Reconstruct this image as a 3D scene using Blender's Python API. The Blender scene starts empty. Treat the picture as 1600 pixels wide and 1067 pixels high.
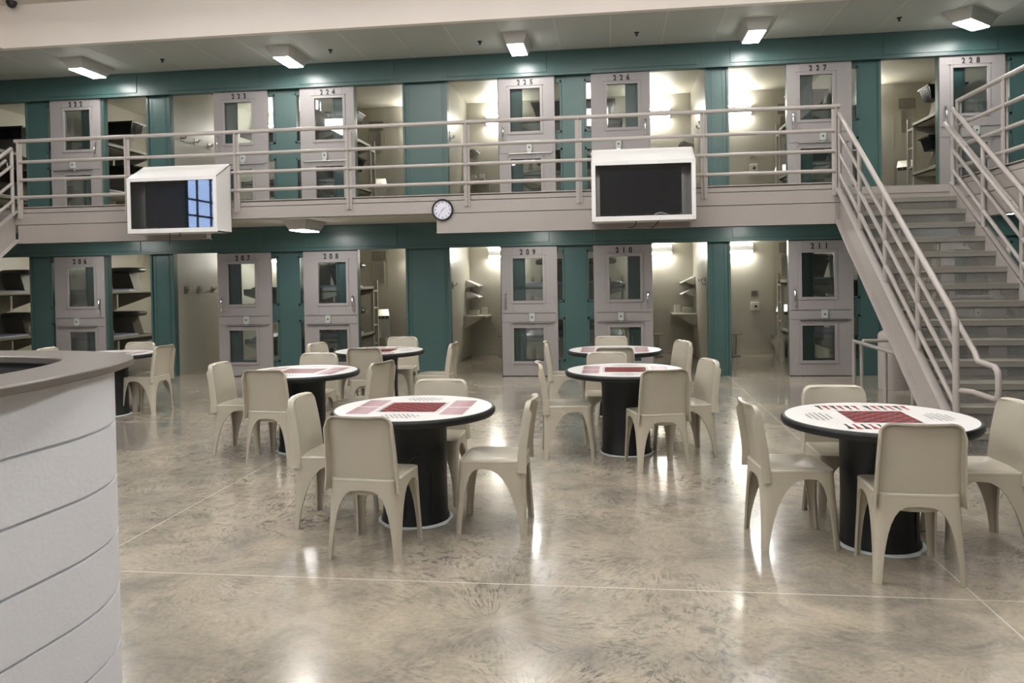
import bpy, math, random
from mathutils import Vector, Matrix
random.seed(7)
PI = math.pi
S = bpy.context.scene
COL = S.collection

# ------------------------------------------------------------------ camera
cam = bpy.data.cameras.new('camera'); camo = bpy.data.objects.new('camera', cam); COL.objects.link(camo)
yaw, pitch, roll = 0.1292, 0.0180, -0.0172
fwd = Vector((-math.sin(yaw)*math.cos(pitch), math.cos(yaw)*math.cos(pitch), -math.sin(pitch)))
rt = fwd.cross(Vector((0, 0, 1))).normalized(); up = rt.cross(fwd)
r2 = rt*math.cos(roll)+up*math.sin(roll); u2 = -rt*math.sin(roll)+up*math.cos(roll)
M = Matrix((r2, u2, -fwd)).transposed().to_4x4(); M.translation = Vector((0, 0, 1.65))
camo.matrix_world = M
cam.sensor_width = 36; cam.lens = 1223.87/1600*36
cam.shift_y = -(533.5-453.77)/1600
cam.clip_start = 0.05; cam.clip_end = 200
S.camera = camo
# ------------------------------------------------------------------ world and view
W = bpy.data.worlds.new('world'); S.world = W; W.use_nodes = True
W.node_tree.nodes['Background'].inputs[0].default_value = (0.6, 0.7, 0.85, 1)
W.node_tree.nodes['Background'].inputs[1].default_value = 0.3
S.view_settings.view_transform = 'Standard'; S.view_settings.look = 'None'
S.view_settings.gamma = 1.0; S.view_settings.use_curve_mapping = False
S.view_settings.exposure = 1.16
S.cycles.max_bounces = 7; S.cycles.diffuse_bounces = 4; S.cycles.glossy_bounces = 3
S.cycles.transparent_max_bounces = 12; S.cycles.transmission_bounces = 4
S.cycles.sample_clamp_indirect = 4.0; S.cycles.caustics_reflective = False; S.cycles.caustics_refractive = False
S.cycles.use_denoising = True
HALL = 9.0      # brightness of the high bay panels in the hall ceiling
SOFF = 26.0     # soffit fixtures over the walkway
CELL = 42.0     # wall lights inside the cells

# ------------------------------------------------------------------ materials
def newmat(name):
    m = bpy.data.materials.new(name); m.use_nodes = True
    return m, m.node_tree, m.node_tree.nodes, m.node_tree.nodes['Principled BSDF']
def mat(name, col, rough=0.5, metal=0.0, noise=0.0, nscale=8.0, bump=0.0, bscale=60.0, spec=0.5, coat=0.0):
    m, nt, N, b = newmat(name)
    b.inputs['Base Color'].default_value = (*col, 1); b.inputs['Roughness'].default_value = rough
    b.inputs['Metallic'].default_value = metal; b.inputs['Specular IOR Level'].default_value = spec
    b.inputs['Coat Weight'].default_value = coat
    tc = N.new('ShaderNodeTexCoord')
    nz = N.new('ShaderNodeTexNoise'); nz.inputs['Scale'].default_value = nscale; nz.inputs['Detail'].default_value = 4
    nt.links.new(tc.outputs['Object'], nz.inputs['Vector'])
    mx = N.new('ShaderNodeMix'); mx.data_type = 'RGBA'
    k = noise
    mx.inputs[6].default_value = tuple(c*(1-k) for c in col)+(1,); mx.inputs[7].default_value = tuple(min(1, c*(1+k)) for c in col)+(1,)
    nt.links.new(nz.outputs['Fac'], mx.inputs[0]); nt.links.new(mx.outputs[2], b.inputs['Base Color'])
    if bump:
        n2 = N.new('ShaderNodeTexNoise'); n2.inputs['Scale'].default_value = bscale; n2.inputs['Detail'].default_value = 3
        nt.links.new(tc.outputs['Object'], n2.inputs['Vector'])
        bp = N.new('ShaderNodeBump'); bp.inputs['Strength'].default_value = bump; bp.inputs['Distance'].default_value = 0.01
        nt.links.new(n2.outputs['Fac'], bp.inputs['Height']); nt.links.new(bp.outputs['Normal'], b.inputs['Normal'])
    return m
def emit(name, col, st):
    m, nt, N, b = newmat(name)
    b.inputs['Base Color'].default_value = (*col, 1); b.inputs['Emission Color'].default_value = (*col, 1)
    b.inputs['Emission Strength'].default_value = st
    return m
def glassmat(name, tint, refl=1.0):
    m, nt, N, b = newmat(name); N.remove(b)
    out = N['Material Output']
    t = N.new('ShaderNodeBsdfTransparent'); t.inputs[0].default_value = (*tint, 1)
    g = N.new('ShaderNodeBsdfGlossy'); g.inputs['Roughness'].default_value = 0.015; g.inputs[0].default_value = (refl, refl, refl, 1)
    f = N.new('ShaderNodeFresnel'); f.inputs[0].default_value = 1.5
    x = N.new('ShaderNodeMixShader')
    nt.links.new(f.outputs[0], x.inputs[0]); nt.links.new(t.outputs[0], x.inputs[1]); nt.links.new(g.outputs[0], x.inputs[2])
    nt.links.new(x.outputs[0], out.inputs[0])
    return m

def floor_material():
    m, nt, N, b = newmat('polished_concrete'); L = nt.links.new
    tc = N.new('ShaderNodeTexCoord'); P = tc.outputs['Object']
    def noise(sc, det, dist=0.0, vec=P, rough=0.55):
        n = N.new('ShaderNodeTexNoise'); n.inputs['Scale'].default_value = sc; n.inputs['Detail'].default_value = det
        n.inputs['Distortion'].default_value = dist; n.inputs['Roughness'].default_value = rough
        L(vec, n.inputs['Vector']); return n.outputs['Fac']
    def ramp(fac, stops):
        r = N.new('ShaderNodeValToRGB'); e = r.color_ramp.elements
        while len(e) > 1: e.remove(e[-1])
        e[0].position, e[0].color = stops[0][0], (*stops[0][1], 1)
        for p, c in stops[1:]:
            q = e.new(p); q.color = (*c, 1)
        L(fac, r.inputs[0]); return r.outputs[0]
    def mix(f, a, bb, mode='MIX'):
        x = N.new('ShaderNodeMix'); x.data_type = 'RGBA'; x.blend_type = mode
        if isinstance(f, float): x.inputs[0].default_value = f
        else: L(f, x.inputs[0])
        L(a, x.inputs[6])
        if isinstance(bb, tuple): x.inputs[7].default_value = (*bb, 1)
        else: L(bb, x.inputs[7])
        return x.outputs[2]
    def math_(op, a, bb=0.0, c=0.0):
        x = N.new('ShaderNodeMath'); x.operation = op
        for i, v in enumerate((a, bb, c)):
            if isinstance(v, (int, float)): x.inputs[i].default_value = v
            else: L(v, x.inputs[i])
        return x.outputs[0]
    base = ramp(noise(0.7, 5, 0.6), [(0.30, (0.21, 0.20, 0.18)), (0.44, (0.33, 0.295, 0.245)), (0.56, (0.43, 0.38, 0.305)), (0.66, (0.40, 0.35, 0.30)), (0.78, (0.24, 0.235, 0.215))])
    mott = ramp(noise(3.2, 8, 1.2, rough=0.7), [(0.30, (0.62, 0.62, 0.62)), (0.50, (0.97, 0.96, 0.95)), (0.72, (1.18, 1.16, 1.10))])
    c = mix(0.85, base, mott, 'MULTIPLY')
    # trowel arcs: ring-wise streaks about scattered centres
    wob = N.new('ShaderNodeTexNoise'); wob.inputs['Scale'].default_value = 0.8; L(P, wob.inputs['Vector'])
    va = N.new('ShaderNodeVectorMath'); va.operation = 'SCALE'; va.inputs['Scale'].default_value = 0.5; L(wob.outputs['Color'], va.inputs[0])
    vb = N.new('ShaderNodeVectorMath'); vb.operation = 'ADD'; L(P, vb.inputs[0]); L(va.outputs[0], vb.inputs[1])
    vo = N.new('ShaderNodeTexVoronoi'); vo.voronoi_dimensions = '2D'; vo.inputs['Scale'].default_value = 0.8; L(vb.outputs[0], vo.inputs['Vector'])
    dv = N.new('ShaderNodeVectorMath'); dv.operation = 'SUBTRACT'; L(vb.outputs[0], dv.inputs[0]); L(vo.outputs['Position'], dv.inputs[1])
    sp = N.new('ShaderNodeSeparateXYZ'); L(dv.outputs[0], sp.inputs[0])
    ang = math_('ARCTAN2', sp.outputs[1], sp.outputs[0]); ln = N.new('ShaderNodeVectorMath'); ln.operation = 'LENGTH'; L(dv.outputs[0], ln.inputs[0])
    cb = N.new('ShaderNodeCombineXYZ'); L(math_('MULTIPLY', ang, 10.0), cb.inputs[0]); L(math_('MULTIPLY', ln.outputs['Value'], 7.5), cb.inputs[1])
    st = noise(2.0, 7, 0.7, cb.outputs[0], 0.72)
    stm = ramp(st, [(0.50, (0, 0, 0)), (0.55, (0.85, 0.85, 0.85)), (0.60, (1, 1, 1))])
    msk = ramp(noise(0.45, 3, 0.3), [(0.40, (0, 0, 0)), (0.60, (1, 1, 1))])
    patch = ramp(noise(5.0, 4, 0.5), [(0.42, (0, 0, 0)), (0.58, (1, 1, 1))])
    f = math_('MULTIPLY', math_('MULTIPLY', stm, math_('MULTIPLY_ADD', msk, 0.88, 0.12)), math_('MULTIPLY_ADD', patch, 0.7, 0.3))
    c = mix(math_('MULTIPLY', f, 0.9), c, (0.115, 0.11, 0.10))
    fine = ramp(noise(38, 3, 0.4), [(0.33, (0.8, 0.8, 0.8)), (0.6, (1.03, 1.03, 1.03))])
    c = mix(0.6, c, fine, 'MULTIPLY')
    # filled saw cuts on a 4.9 by 4.5 m grid
    s2 = N.new('ShaderNodeSeparateXYZ'); L(P, s2.inputs[0])
    def line(coord, off, per, hw):
        a = math_('SUBTRACT', coord, off); a = math_('DIVIDE', a, per); a = math_('SUBTRACT', a, math_('ROUND', a)); a = math_('ABSOLUTE', a)
        return math_('LESS_THAN', a, hw/per)
    ln_ = math_('MAXIMUM', line(s2.outputs[0], 1.786, 4.89, 0.0045), line(s2.outputs[1], 4.132, 4.49, 0.0050))
    c = mix(math_('MULTIPLY', ln_, 0.75), c, (0.66, 0.62, 0.53))
    L(c, b.inputs['Base Color'])
    rr = N.new('ShaderNodeMapRange'); rr.inputs[3].default_value = 0.10; rr.inputs[4].default_value = 0.30; L(noise(2.2, 5, 0.5), rr.inputs[0])
    L(rr.outputs[0], b.inputs['Roughness'])
    bp = N.new('ShaderNodeBump'); bp.inputs['Strength'].default_value = 0.10; bp.inputs['Distance'].default_value = 0.01
    L(noise(9, 3, 0.5), bp.inputs['Height']); L(bp.outputs[0], b.inputs['Normal'])
    b.inputs['Specular IOR Level'].default_value = 0.75; b.inputs['Coat Weight'].default_value = 0.35; b.inputs['Coat Roughness'].default_value = 0.07
    return m

TEAL = mat('teal_paint', (0.054, 0.107, 0.101), 0.32, noise=0.08, nscale=3, bump=0.05, bscale=25)
LILAC = mat('door_grey_paint', (0.295, 0.272, 0.27), 0.45, noise=0.05, nscale=5)
RAIL = mat('rail_grey_paint', (0.42, 0.385, 0.362), 0.35, noise=0.05, nscale=6)
BEAM = mat('beam_grey_paint', (0.37, 0.335, 0.31), 0.5, noise=0.06, nscale=2)
CREAM = mat('cell_wall_paint', (0.50, 0.48, 0.42), 0.40, noise=0.04, nscale=2)
CREAMC = mat('cell_ceiling_paint', (0.58, 0.56, 0.48), 0.5, noise=0.03, nscale=2)
BUNK = mat('bunk_paint', (0.42, 0.40, 0.345), 0.45, noise=0.06, nscale=6)
PEDM = mat('headrest_dark', (0.16, 0.15, 0.125), 0.6, noise=0.05)  # even tone, darker than the bunk
BULK = mat('bulkhead_paint', (0.74, 0.68, 0.63), 0.7, noise=0.04, nscale=1.5)
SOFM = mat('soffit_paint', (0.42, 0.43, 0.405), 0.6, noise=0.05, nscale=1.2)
CEILM = mat('ceiling_paint', (0.62, 0.58, 0.53), 0.8, noise=0.03)
PLAST = mat('beige_plastic', (0.47, 0.43, 0.35), 0.24, noise=0.05, nscale=7, bump=0.04, bscale=400)
BLACK = mat('black_laminate', (0.004, 0.005, 0.006), 0.45, noise=0.2, nscale=20)
BLKP = mat('black_plastic', (0.008, 0.008, 0.009), 0.35)
WHITE = mat('white_enamel', (0.78, 0.77, 0.76), 0.35, noise=0.02)
LAMW = mat('white_laminate', (0.80, 0.79, 0.78), 0.28, noise=0.02)
REDM = mat('board_red', (0.32, 0.025, 0.035), 0.35)
DRED = mat('board_dark', (0.025, 0.012, 0.014), 0.35)
PINK = mat('board_glare_pink', (0.62, 0.46, 0.50), 0.35)  # pale pink for printed points washed out by glare, painted as colour
STEEL = mat('stainless_steel', (0.55, 0.54, 0.52), 0.28, metal=1.0, noise=0.08, nscale=12)
CHROME = mat('chrome', (0.75, 0.74, 0.74), 0.15, metal=1.0)
HOOKM = mat('hook_metal', (0.16, 0.155, 0.145), 0.35, metal=0.8)
FIXM = mat('fixture_enamel_shaded', (0.45, 0.44, 0.42), 0.45)  # white enamel darkened, shadow on the light housings put into the colour
GALV = mat('lock_housing_paint', (0.42, 0.44, 0.41), 0.4, noise=0.08, nscale=30)
DARK = mat('dark_gap', (0.02, 0.022, 0.022), 0.7)
INK = mat('number_black', (0.012, 0.012, 0.012), 0.6)
MATT = mat('mattress_vinyl', (0.27, 0.29, 0.40), 0.45, noise=0.15, nscale=9)
PILL = mat('grey_vinyl', (0.10, 0.10, 0.095), 0.35, noise=0.2, nscale=14, bump=0.3, bscale=25)
SCREEN = mat('screen_black', (0.008, 0.010, 0.016), 0.22, spec=0.25)
CMU = mat('block_paint', (0.70, 0.71, 0.75), 0.55, noise=0.04, nscale=4, bump=0.20, bscale=55)
STONE = mat('solid_surface', (0.145, 0.128, 0.112), 0.28, noise=0.16, nscale=3)
DESKG = mat('desk_grey', (0.09, 0.09, 0.09), 0.9, noise=0.05, spec=0.15)
SEAL = mat('sealant_white', (0.62, 0.66, 0.68), 0.5)
NOSE = mat('tread_nosing', (0.40, 0.37, 0.27), 0.45, noise=0.15, nscale=18)
MESHM = mat('expanded_metal_paint', (0.25, 0.235, 0.215), 0.45)
WALLB = mat('hall_wall_paint', (0.36, 0.35, 0.33), 0.7, noise=0.05, nscale=1)
CLOCKW = mat('clock_face_white', (0.72, 0.71, 0.82), 0.4)
GLASS = glassmat('window_glass', (0.93, 0.95, 0.95))
PLEXI = glassmat('plexiglass', (0.94, 0.94, 0.95))
E_CELL = emit('cell_lens', (1.0, 0.97, 0.88), CELL)
E_SOFF = emit('soffit_lens', (1.0, 0.98, 0.95), SOFF)
E_HALL = emit('high_bay_lens', (1.0, 0.985, 0.965), HALL)
E_WIN = emit('daylight_glazing', (0.45, 0.62, 1.0), 3.6)
FLOORM = floor_material()

# ------------------------------------------------------------------ mesh helpers
class MB:
    def __init__(s): s.v = []; s.f = []; s.m = []
    def add(s, vs, fs, mi=0):
        o = len(s.v); s.v += [tuple(v) for v in vs]; s.f += [tuple(i+o for i in f) for f in fs]; s.m += [mi]*len(fs); return s
    def box(s, x0, x1, y0, y1, z0, z1, mi=0):
        x0, x1 = sorted((x0, x1)); y0, y1 = sorted((y0, y1)); z0, z1 = sorted((z0, z1))
        return s.hexa([(x0, y0, z0), (x1, y0, z0), (x1, y1, z0), (x0, y1, z0)], [(x0, y0, z1), (x1, y0, z1), (x1, y1, z1), (x0, y1, z1)], mi)
    def hexa(s, b, t, mi=0):
        return s.add(list(b)+list(t), [(3, 2, 1, 0), (4, 5, 6, 7), (0, 1, 5, 4), (1, 2, 6, 5), (2, 3, 7, 6), (3, 0, 4, 7)], mi)
    def prism(s, poly, axis, a, b, mi=0):
        # poly: 2-D points, extruded along axis ('x': (y,z), 'y': (x,z), 'z': (x,y))
        def P(p, t):
            return {'x': (t, p[0], p[1]), 'y': (p[0], t, p[1]), 'z': (p[0], p[1], t)}[axis]
        n = len(poly); vs = [P(p, a) for p in poly]+[P(p, b) for p in poly]
        return s.add(vs, [tuple(range(n))[::-1], tuple(range(n, 2*n))]+[(i, (i+1) % n, n+(i+1) % n, n+i) for i in range(n)], mi)
    def tube(s, pts, r, n=10, mi=0, cap=True):
        pts = [Vector(p) for p in pts]; rings = []; pu = None
        for i, p in enumerate(pts):
            if i == 0: d = pts[1]-p
            elif i == len(pts)-1: d = p-pts[i-1]
            else: d = (pts[i+1]-p).normalized()+(p-pts[i-1]).normalized()
            d.normalize(); a = Vector((0, 0, 1)) if abs(d.z) < .9 else Vector((0, 1, 0))
            u = d.cross(a).normalized() if pu is None else (pu-d*pu.dot(d)).normalized()
            pu = u; w = d.cross(u)
            k = 1.0
            if 0 < i < len(pts)-1:
                c = (p-pts[i-1]).normalized().dot(d); k = 1/max(c, .5)
            rings.append([p+(u*math.cos(2*PI*j/n)+w*math.sin(2*PI*j/n))*r*(1 if k == 1 else min(k, 1.15)) for j in range(n)])
        vs = [q for R in rings for q in R]; fs = []
        for i in range(len(rings)-1):
            for j in range(n):
                fs.append((i*n+j, i*n+(j+1) % n, (i+1)*n+(j+1) % n, (i+1)*n+j))
        if cap: fs += [tuple(range(n))[::-1], tuple(range(len(vs)-n, len(vs)))]
        return s.add(vs, fs, mi)
    def lathe(s, prof, cx=0, cy=0, n=32, mi=0, sx=1, sy=1):
        vs = []; fs = []
        for r, z in prof:
            for j in range(n): a = 2*PI*j/n; vs.append((cx+r*sx*math.cos(a), cy+r*sy*math.sin(a), z))
        for i in range(len(prof)-1):
            for j in range(n): fs.append((i*n+j, i*n+(j+1) % n, (i+1)*n+(j+1) % n, (i+1)*n+j))
        fs.append(tuple(range(n))[::-1]); fs.append(tuple(range(len(vs)-n, len(vs))))
        return s.add(vs, fs, mi)
    def poly(s, pts, mi=0): return s.add(pts, [tuple(range(len(pts)))], mi)
    def build(s, name, mats, parent=None, smooth=False, bevel=0.0, angle=40):
        me = bpy.data.meshes.new(name); me.from_pydata(s.v, [], s.f); me.update()
        if not isinstance(mats, (list, tuple)): mats = [mats]
        for m in mats: me.materials.append(m)
        me.polygons.foreach_set('material_index', s.m)
        if smooth:
            me.polygons.foreach_set('use_smooth', [True]*len(me.polygons))
            try: me.set_sharp_from_angle(angle=math.radians(angle))
            except Exception: pass
        o = bpy.data.objects.new(name, me); COL.objects.link(o)
        if parent is not None: o.parent = parent
        if bevel:
            b = o.modifiers.new('bevel', 'BEVEL'); b.width = bevel; b.segments = 2; b.limit_method = 'ANGLE'; b.angle_limit = math.radians(50)
        return o
def tag(o, label=None, cat=None, group=None, kind=None):
    if label: o['label'] = label
    if cat: o['category'] = cat
    if group: o['group'] = group
    if kind: o['kind'] = kind
    return o
def thing(name, label, cat, loc=(0, 0, 0), rz=0, group=None, kind=None):
    o = bpy.data.objects.new(name, None); COL.objects.link(o); o.empty_display_size = 0.1
    o.location = loc; o.rotation_euler = (0, 0, rz)
    return tag(o, label, cat, group, kind)
def struct(name, mb, m, **k): return tag(mb.build(name, m, **k), kind='structure')
def copy_tree(o, parent=None):
    c = o.copy(); COL.objects.link(c)
    if parent is not None: c.parent = parent
    for ch in [x for x in bpy.data.objects if x.parent == o]: copy_tree(ch, c)
    return c
def dup(root, loc, rz=None, label=None, group=None):
    c = copy_tree(root); c.location = loc
    if rz is not None: c.rotation_euler = (0, 0, rz)
    if label: c['label'] = label
    if group: c['group'] = group
    return c
def text_mb(txt, size, mb, place, spacing=1.0, bold=0.0, depth=0.001, mi=0, xs=1.0):
    cu = bpy.data.curves.new('t', 'FONT'); cu.body = txt; cu.size = size; cu.align_x = 'CENTER'; cu.align_y = 'CENTER'
    cu.extrude = depth; cu.space_character = spacing; cu.offset = bold; cu.resolution_u = 3
    ob = bpy.data.objects.new('t', cu); COL.objects.link(ob)
    dg = bpy.context.evaluated_depsgraph_get(); me = bpy.data.meshes.new_from_object(ob.evaluated_get(dg))
    mb.add([place(Vector((v.co.x*xs, v.co.y, v.co.z))) for v in me.vertices], [tuple(p.vertices) for p in me.polygons], mi)
    bpy.data.objects.remove(ob); bpy.data.curves.remove(cu); bpy.data.meshes.remove(me)

# ------------------------------------------------------------------ dimensions
YF = 12.84          # front plane of the fixed cell fronts
YD = 12.78          # front face of the sliding doors
YB = 16.28          # rear wall of the cells
YR = 11.03          # walkway edge
ZU = 2.77           # upper floor
ZC = 5.30           # soffit and upper cell ceilings
ZH = 5.95           # high ceiling
XL, XR = -13.2, 6.25
YN = -7.0
PART = [-12.6, -10.2, -7.80, -5.57, -3.07, -0.70, 1.66, 3.93, 6.25]
# cell: (opening x0,x1), door (x0,x1), side of the opening
CELLS = [
    dict(o=(-11.28, -10.38), d=None, s='R', n=('205', '221')),
    dict(o=(-8.87, -8.06), d=(-9.87, -8.91), s='R', n=('206', '222')),
    dict(o=(-7.62, -6.80), d=(-6.79, -5.82), s='L', n=('207', '223')),
    dict(o=(-4.29, -3.46), d=(-5.24, -4.29), s='R', n=('208', '224')),
    dict(o=(-2.70, -1.85), d=(-1.835, -0.91), s='L', n=('209', '225')),
    dict(o=(0.62, 1.49), d=(-0.32, 0.62), s='R', n=('210', '226')),
    dict(o=(1.85, 2.74), d=(2.735, 3.705), s='L', n=('211', '227')),
    dict(o=(4.15, 4.98), d=(4.985, 5.925), s='L', n=('212', '228')),
]

# ------------------------------------------------------------------ room shell
struct('floor', MB().box(XL, XR, YN, YB+.1, -.1, 0), FLOORM)
struct('ceiling', MB().box(-9.29, 4.5, YN, YR+.02, ZH, ZH+.1), CEILM)
b = MB().box(XL, XR, YR+.12, YF+.1, ZC, ZC+.1).box(XL, -9.29-.12, YN, YR+.12, ZC, ZC+.1).box(4.62, XR, YN, YR+.12, ZC, ZC+.1)
struct('ceiling_soffit', b, SOFM)
# faint plank-like drywall bands on the soffit over the walkway
b = MB()
for i in range(22):
    x = -11.2+i*.8; b.box(x, x+.012, YR+.12, YF-.1, ZC-.002, ZC)
struct('trim_1', b, CEILM)
b = MB().box(-9.41, 4.62, YR+.02, YR+.12, ZC, ZH+.1).box(-9.41, -9.29, YN, YR+.02, ZC, ZH+.1).box(4.5, 4.62, YN, YR+.02, ZC, ZH+.1)
struct('wall_bulkhead', b, BULK)
struct('wall_left', MB().box(XL-.1, XL, YN, YB+.1, 0, ZC), WALLB)
struct('wall_near', MB().box(XL, XR, YN-.1, YN, 0, ZH+.1), WALLB)
b = MB().box(XR, XR+.1, YN, YF, 0, 2.14, 0).box(XR-.03, XR+.1, YN, YF, 2.14, 2.57, 0).box(XR, XR+.1, YN, YF, 2.57, ZC, 0)
for i in range(6):
    y = 11.2-i*2.4
    for z in (0, ZU): b.box(XR-.02, XR, y-.95, y, z, z+2.13, 1)
struct('wall_right', b, [TEAL, LILAC])
struct('wall_rear', MB().box(XL, XR+.1, YB, YB+.1, 0, ZC+.1), CREAM)
struct('ceiling_cells', MB().box(XL, XR+.1, YF+.1, YB, ZC, ZC+.1), CREAMC)
for x in PART:
    struct('wall_partition', MB().box(x-.06, x+.06, YF+.1, YB, 0, 2.5).box(x-.06, x+.06, YF+.1, YB, ZU, ZC), CREAM)
struct('floor_slab', MB().box(XL, XR, YR+.02, YF+.1, 2.57, ZU).box(XL, XR, YF+.1, YB, 2.5, ZU), CREAMC)
# baseboards and one panel seam in every lower cell
for i in range(8):
    x0, x1 = PART[i]+.06, PART[i+1]-.06
    struct('baseboard_rear', MB().box(x0, x1, YB-.02, YB, 0, .07), CREAM)
    b = MB()
    for f in (.3, .68): 
        for z0, z1 in ((.07, 2.5), (ZU, ZC)): b.box(x0+f*(x1-x0), x0+f*(x1-x0)+.02, YB-.004, YB, z0, z1)
    struct('trim_2', b, CREAM)
# lower and upper headers with raised cover panels
for z0, z1 in ((2.14, 2.57), (4.895, ZC)):
    b = MB().box(XL, XR, YD-.03, YF+.1, z0+.02, z1).box(XL, XR, YD-.05, YD-.03, z0+.0, z0+.035)
    for c in CELLS:
        a0 = min(c['o'][0], c['d'][0] if c['d'] else -12.3); a1 = max(c['o'][1], c['d'][1] if c['d'] else -11)
        b.box(a0+.02, a1-.12, YD-.042, YD-.03, z0+.06, z1-.03)
    struct('trim_3', b, TEAL, bevel=.004)
# fixed fronts: teal panels between the openings with two glazed lights each
def wins(c):
    d = c['d']
    if c['s'] == 'L': return (d[0]+.36, d[1]+.11)
    return (d[0]-.11, d[1]-.36)
WZ = ((.25, .96), (1.22, 2.06))
edges = []
for i, c in enumerate(CELLS): edges.append(c['o'])
solid = [(XL, CELLS[0]['o'][0])]+[(CELLS[i]['o'][1], CELLS[i+1]['o'][0]) for i in range(7)]+[(CELLS[7]['o'][1], XR)]
for lev, z0 in ((0, 0.0), (1, ZU)):
    ztop = 2.16
    for (a, e) in solid:
        ws = sorted([wins(c) for c in CELLS if c['d'] and a <= (wins(c)[0]+wins(c)[1])/2 <= e])
        b = MB(); x = a
        for w in ws:
            b.box(x, w[0], YF, YF+.1, z0, z0+ztop)
            zz = z0
            for q in WZ:
                b.box(w[0], w[1], YF, YF+.1, zz, z0+q[0]); zz = z0+q[1]
            b.box(w[0], w[1], YF, YF+.1, zz, z0+ztop)
            x = w[1]
        b.box(x, e, YF, YF+.1, z0, z0+ztop)
        # jamb strips beside the openings and a shallow fold in every pilaster
        if a > XL: b.box(a, a+.035, YF-.025, YF, z0, z0+ztop)
        if e < XR: b.box(e-.035, e, YF-.025, YF, z0, z0+ztop)
        if not ws and e-a > .3: b.box(a+.09, a+.10, YF-.006, YF, z0, z0+ztop).box(e-.10, e-.09, YF-.006, YF, z0, z0+ztop)
        struct('wall_cell_front', b, TEAL, bevel=.004)
        for k, w in enumerate(ws):
            for q in WZ:
                f = MB(); t = .03
                for (p0, p1, r0, r1) in ((w[0], w[0]+t, q[0], q[1]), (w[1]-t, w[1], q[0], q[1]), (w[0], w[1], q[0], q[0]+t), (w[0], w[1], q[1]-t, q[1])):
                    f.box(p0, p1, YF-.012, YF+.03, z0+r0, z0+r1)
                fr = struct('window_%d' % (len([o for o in bpy.data.objects if o.name.startswith('window_')])+1), f, TEAL)
                MB().box(w[0], w[1], YF+.05, YF+.056, z0+q[0], z0+q[1]).build('pane', GLASS, fr)

# walkway edge: kick band, fascia beams
b = MB().box(XL, 3.03, YR+.02, YR+.03, 2.56, 2.84).box(XL, 3.03, YR-.02, YR+.03, 2.828, 2.842).box(XL, 3.03, YR-.005, YR+.02, 2.752, 2.812).box(XL, 3.03, YR-.02, YR+.02, 2.57, 2.742)
struct('trim_4', b, BEAM, bevel=.003)
struct('trim_5', MB().box(-9.08, -6.0, YR-.03, YR+.10, 2.28, 2.56).box(-9.08, -6.0, YR-.06, YR+.13, 2.28, 2.295), BEAM, bevel=.003)
struct('trim_6', MB().box(-2.50, 3.03, YR-.03, YR+.10, 2.28, 2.56).box(-2.50, 3.03, YR-.06, YR+.13, 2.28, 2.295).box(.94, .945, YR-.034, YR-.03, 2.3, 2.55), BEAM, bevel=.003)
struct('trim_7', MB().box(3.03, 4.45, YR, YR+.03, 2.56, ZU), BEAM)
# right wing walkway coming toward the camera
XW = 4.50
struct('floor_wing', MB().box(XW+.03, XR, YN, YR+.02, 2.57, ZU), CREAMC)
b = MB().box(XW+.02, XW+.03, YN, YR, 2.56, 2.84).box(XW-.02, XW+.03, YN, YR, 2.828, 2.842).box(XW-.005, XW+.02, YN, YR, 2.752, 2.812).box(XW-.02, XW+.02, YN, YR, 2.57, 2.742).box(XW-.03, XW+.1, YN, YR, 2.28, 2.56)
struct('trim_8', b, BEAM, bevel=.003)

# ------------------------------------------------------------------ windows of the hall (behind the camera, left)
b = MB().box(XL, XL+.03, -4.6, -1.87, 3.2, 5.0)
fr = MB()
for y in (-4.65, -3.3, -2.45, -1.85): fr.box(XL, XL+.08, y-.03, y+.03, 3.15, 5.05)
for z in (3.17, 3.75, 4.25, 5.02): fr.box(XL, XL+.08, -4.65, -1.85, z-.03, z+.03)
w = struct('window_90', fr, DARK); b.build('pane', E_WIN, w)

# ------------------------------------------------------------------ lamps of the hall
PW, PL = .62, 1.25
def high_bay(x, y, lab):
    t = thing('high_bay_light', lab, 'ceiling light', (x, y, ZH), 0, 'high ceiling lights')
    MB().box(-PW/2-.03, PW/2+.03, -PL/2-.03, PL/2+.03, -.06, 0).build('housing', WHITE, t)
    MB().box(-PW/2, PW/2, -PL/2, PL/2, -.26, -.061).build('lens', E_HALL, t)  # unseen lens, made deep so its glowing sides brighten the bulkhead
for r, y in enumerate((8.3, 5.0, 1.6, -2.2)):
    for q, x in enumerate((-7.2, -3.8, -.4, 2.9)):
        high_bay(x, y, 'white ceiling panel light, %s row from the cells, %s from the left' % (('first', 'second', 'third', 'fourth')[r], ('first', 'second', 'third', 'fourth')[q]))
def soffit_light(x, y, z, rz, label, group):
    t = thing('soffit_light', label, 'ceiling light', (x, y, z), rz, group)
    a, l = .20, .42; c, m = .13, .31; h = -.15
    MB().hexa([(-c, -m, h), (c, -m, h), (c, m, h), (-c, m, h)], [(-a, -l, 0), (a, -l, 0), (a, l, 0), (-a, l, 0)]).build('housing', FIXM, t, bevel=.006)
    MB().box(-c+.012, c-.012, -m+.012, m-.012, h-.012, h-.001).build('lens', E_SOFF, t)
where = ['above door 222', 'between doors 223 and 224', 'above door 225', 'above the opening of cell 227', 'above door 228 at the right corner']
for i, x in enumerate((-8.62, -5.12, -1.42, 2.12, 5.15)):
    soffit_light(x, 12.08, ZC, 0 if i < 4 else -.8, 'white tapered lit soffit light on the walkway ceiling '+where[i], 'soffit lights over the upper walkway')
where = ['above door 206', 'between doors 207 and 208', 'above door 209', 'above the opening of cell 211', 'above door 212 behind the stairs']
for i, x in enumerate((-8.62, -4.78, -1.2, 2.1, 5.35)):
    soffit_light(x, 11.75, 2.57, 0 if i < 4 else -.8, 'white tapered lit light under the walkway slab '+where[i], 'lights under the walkway')
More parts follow.
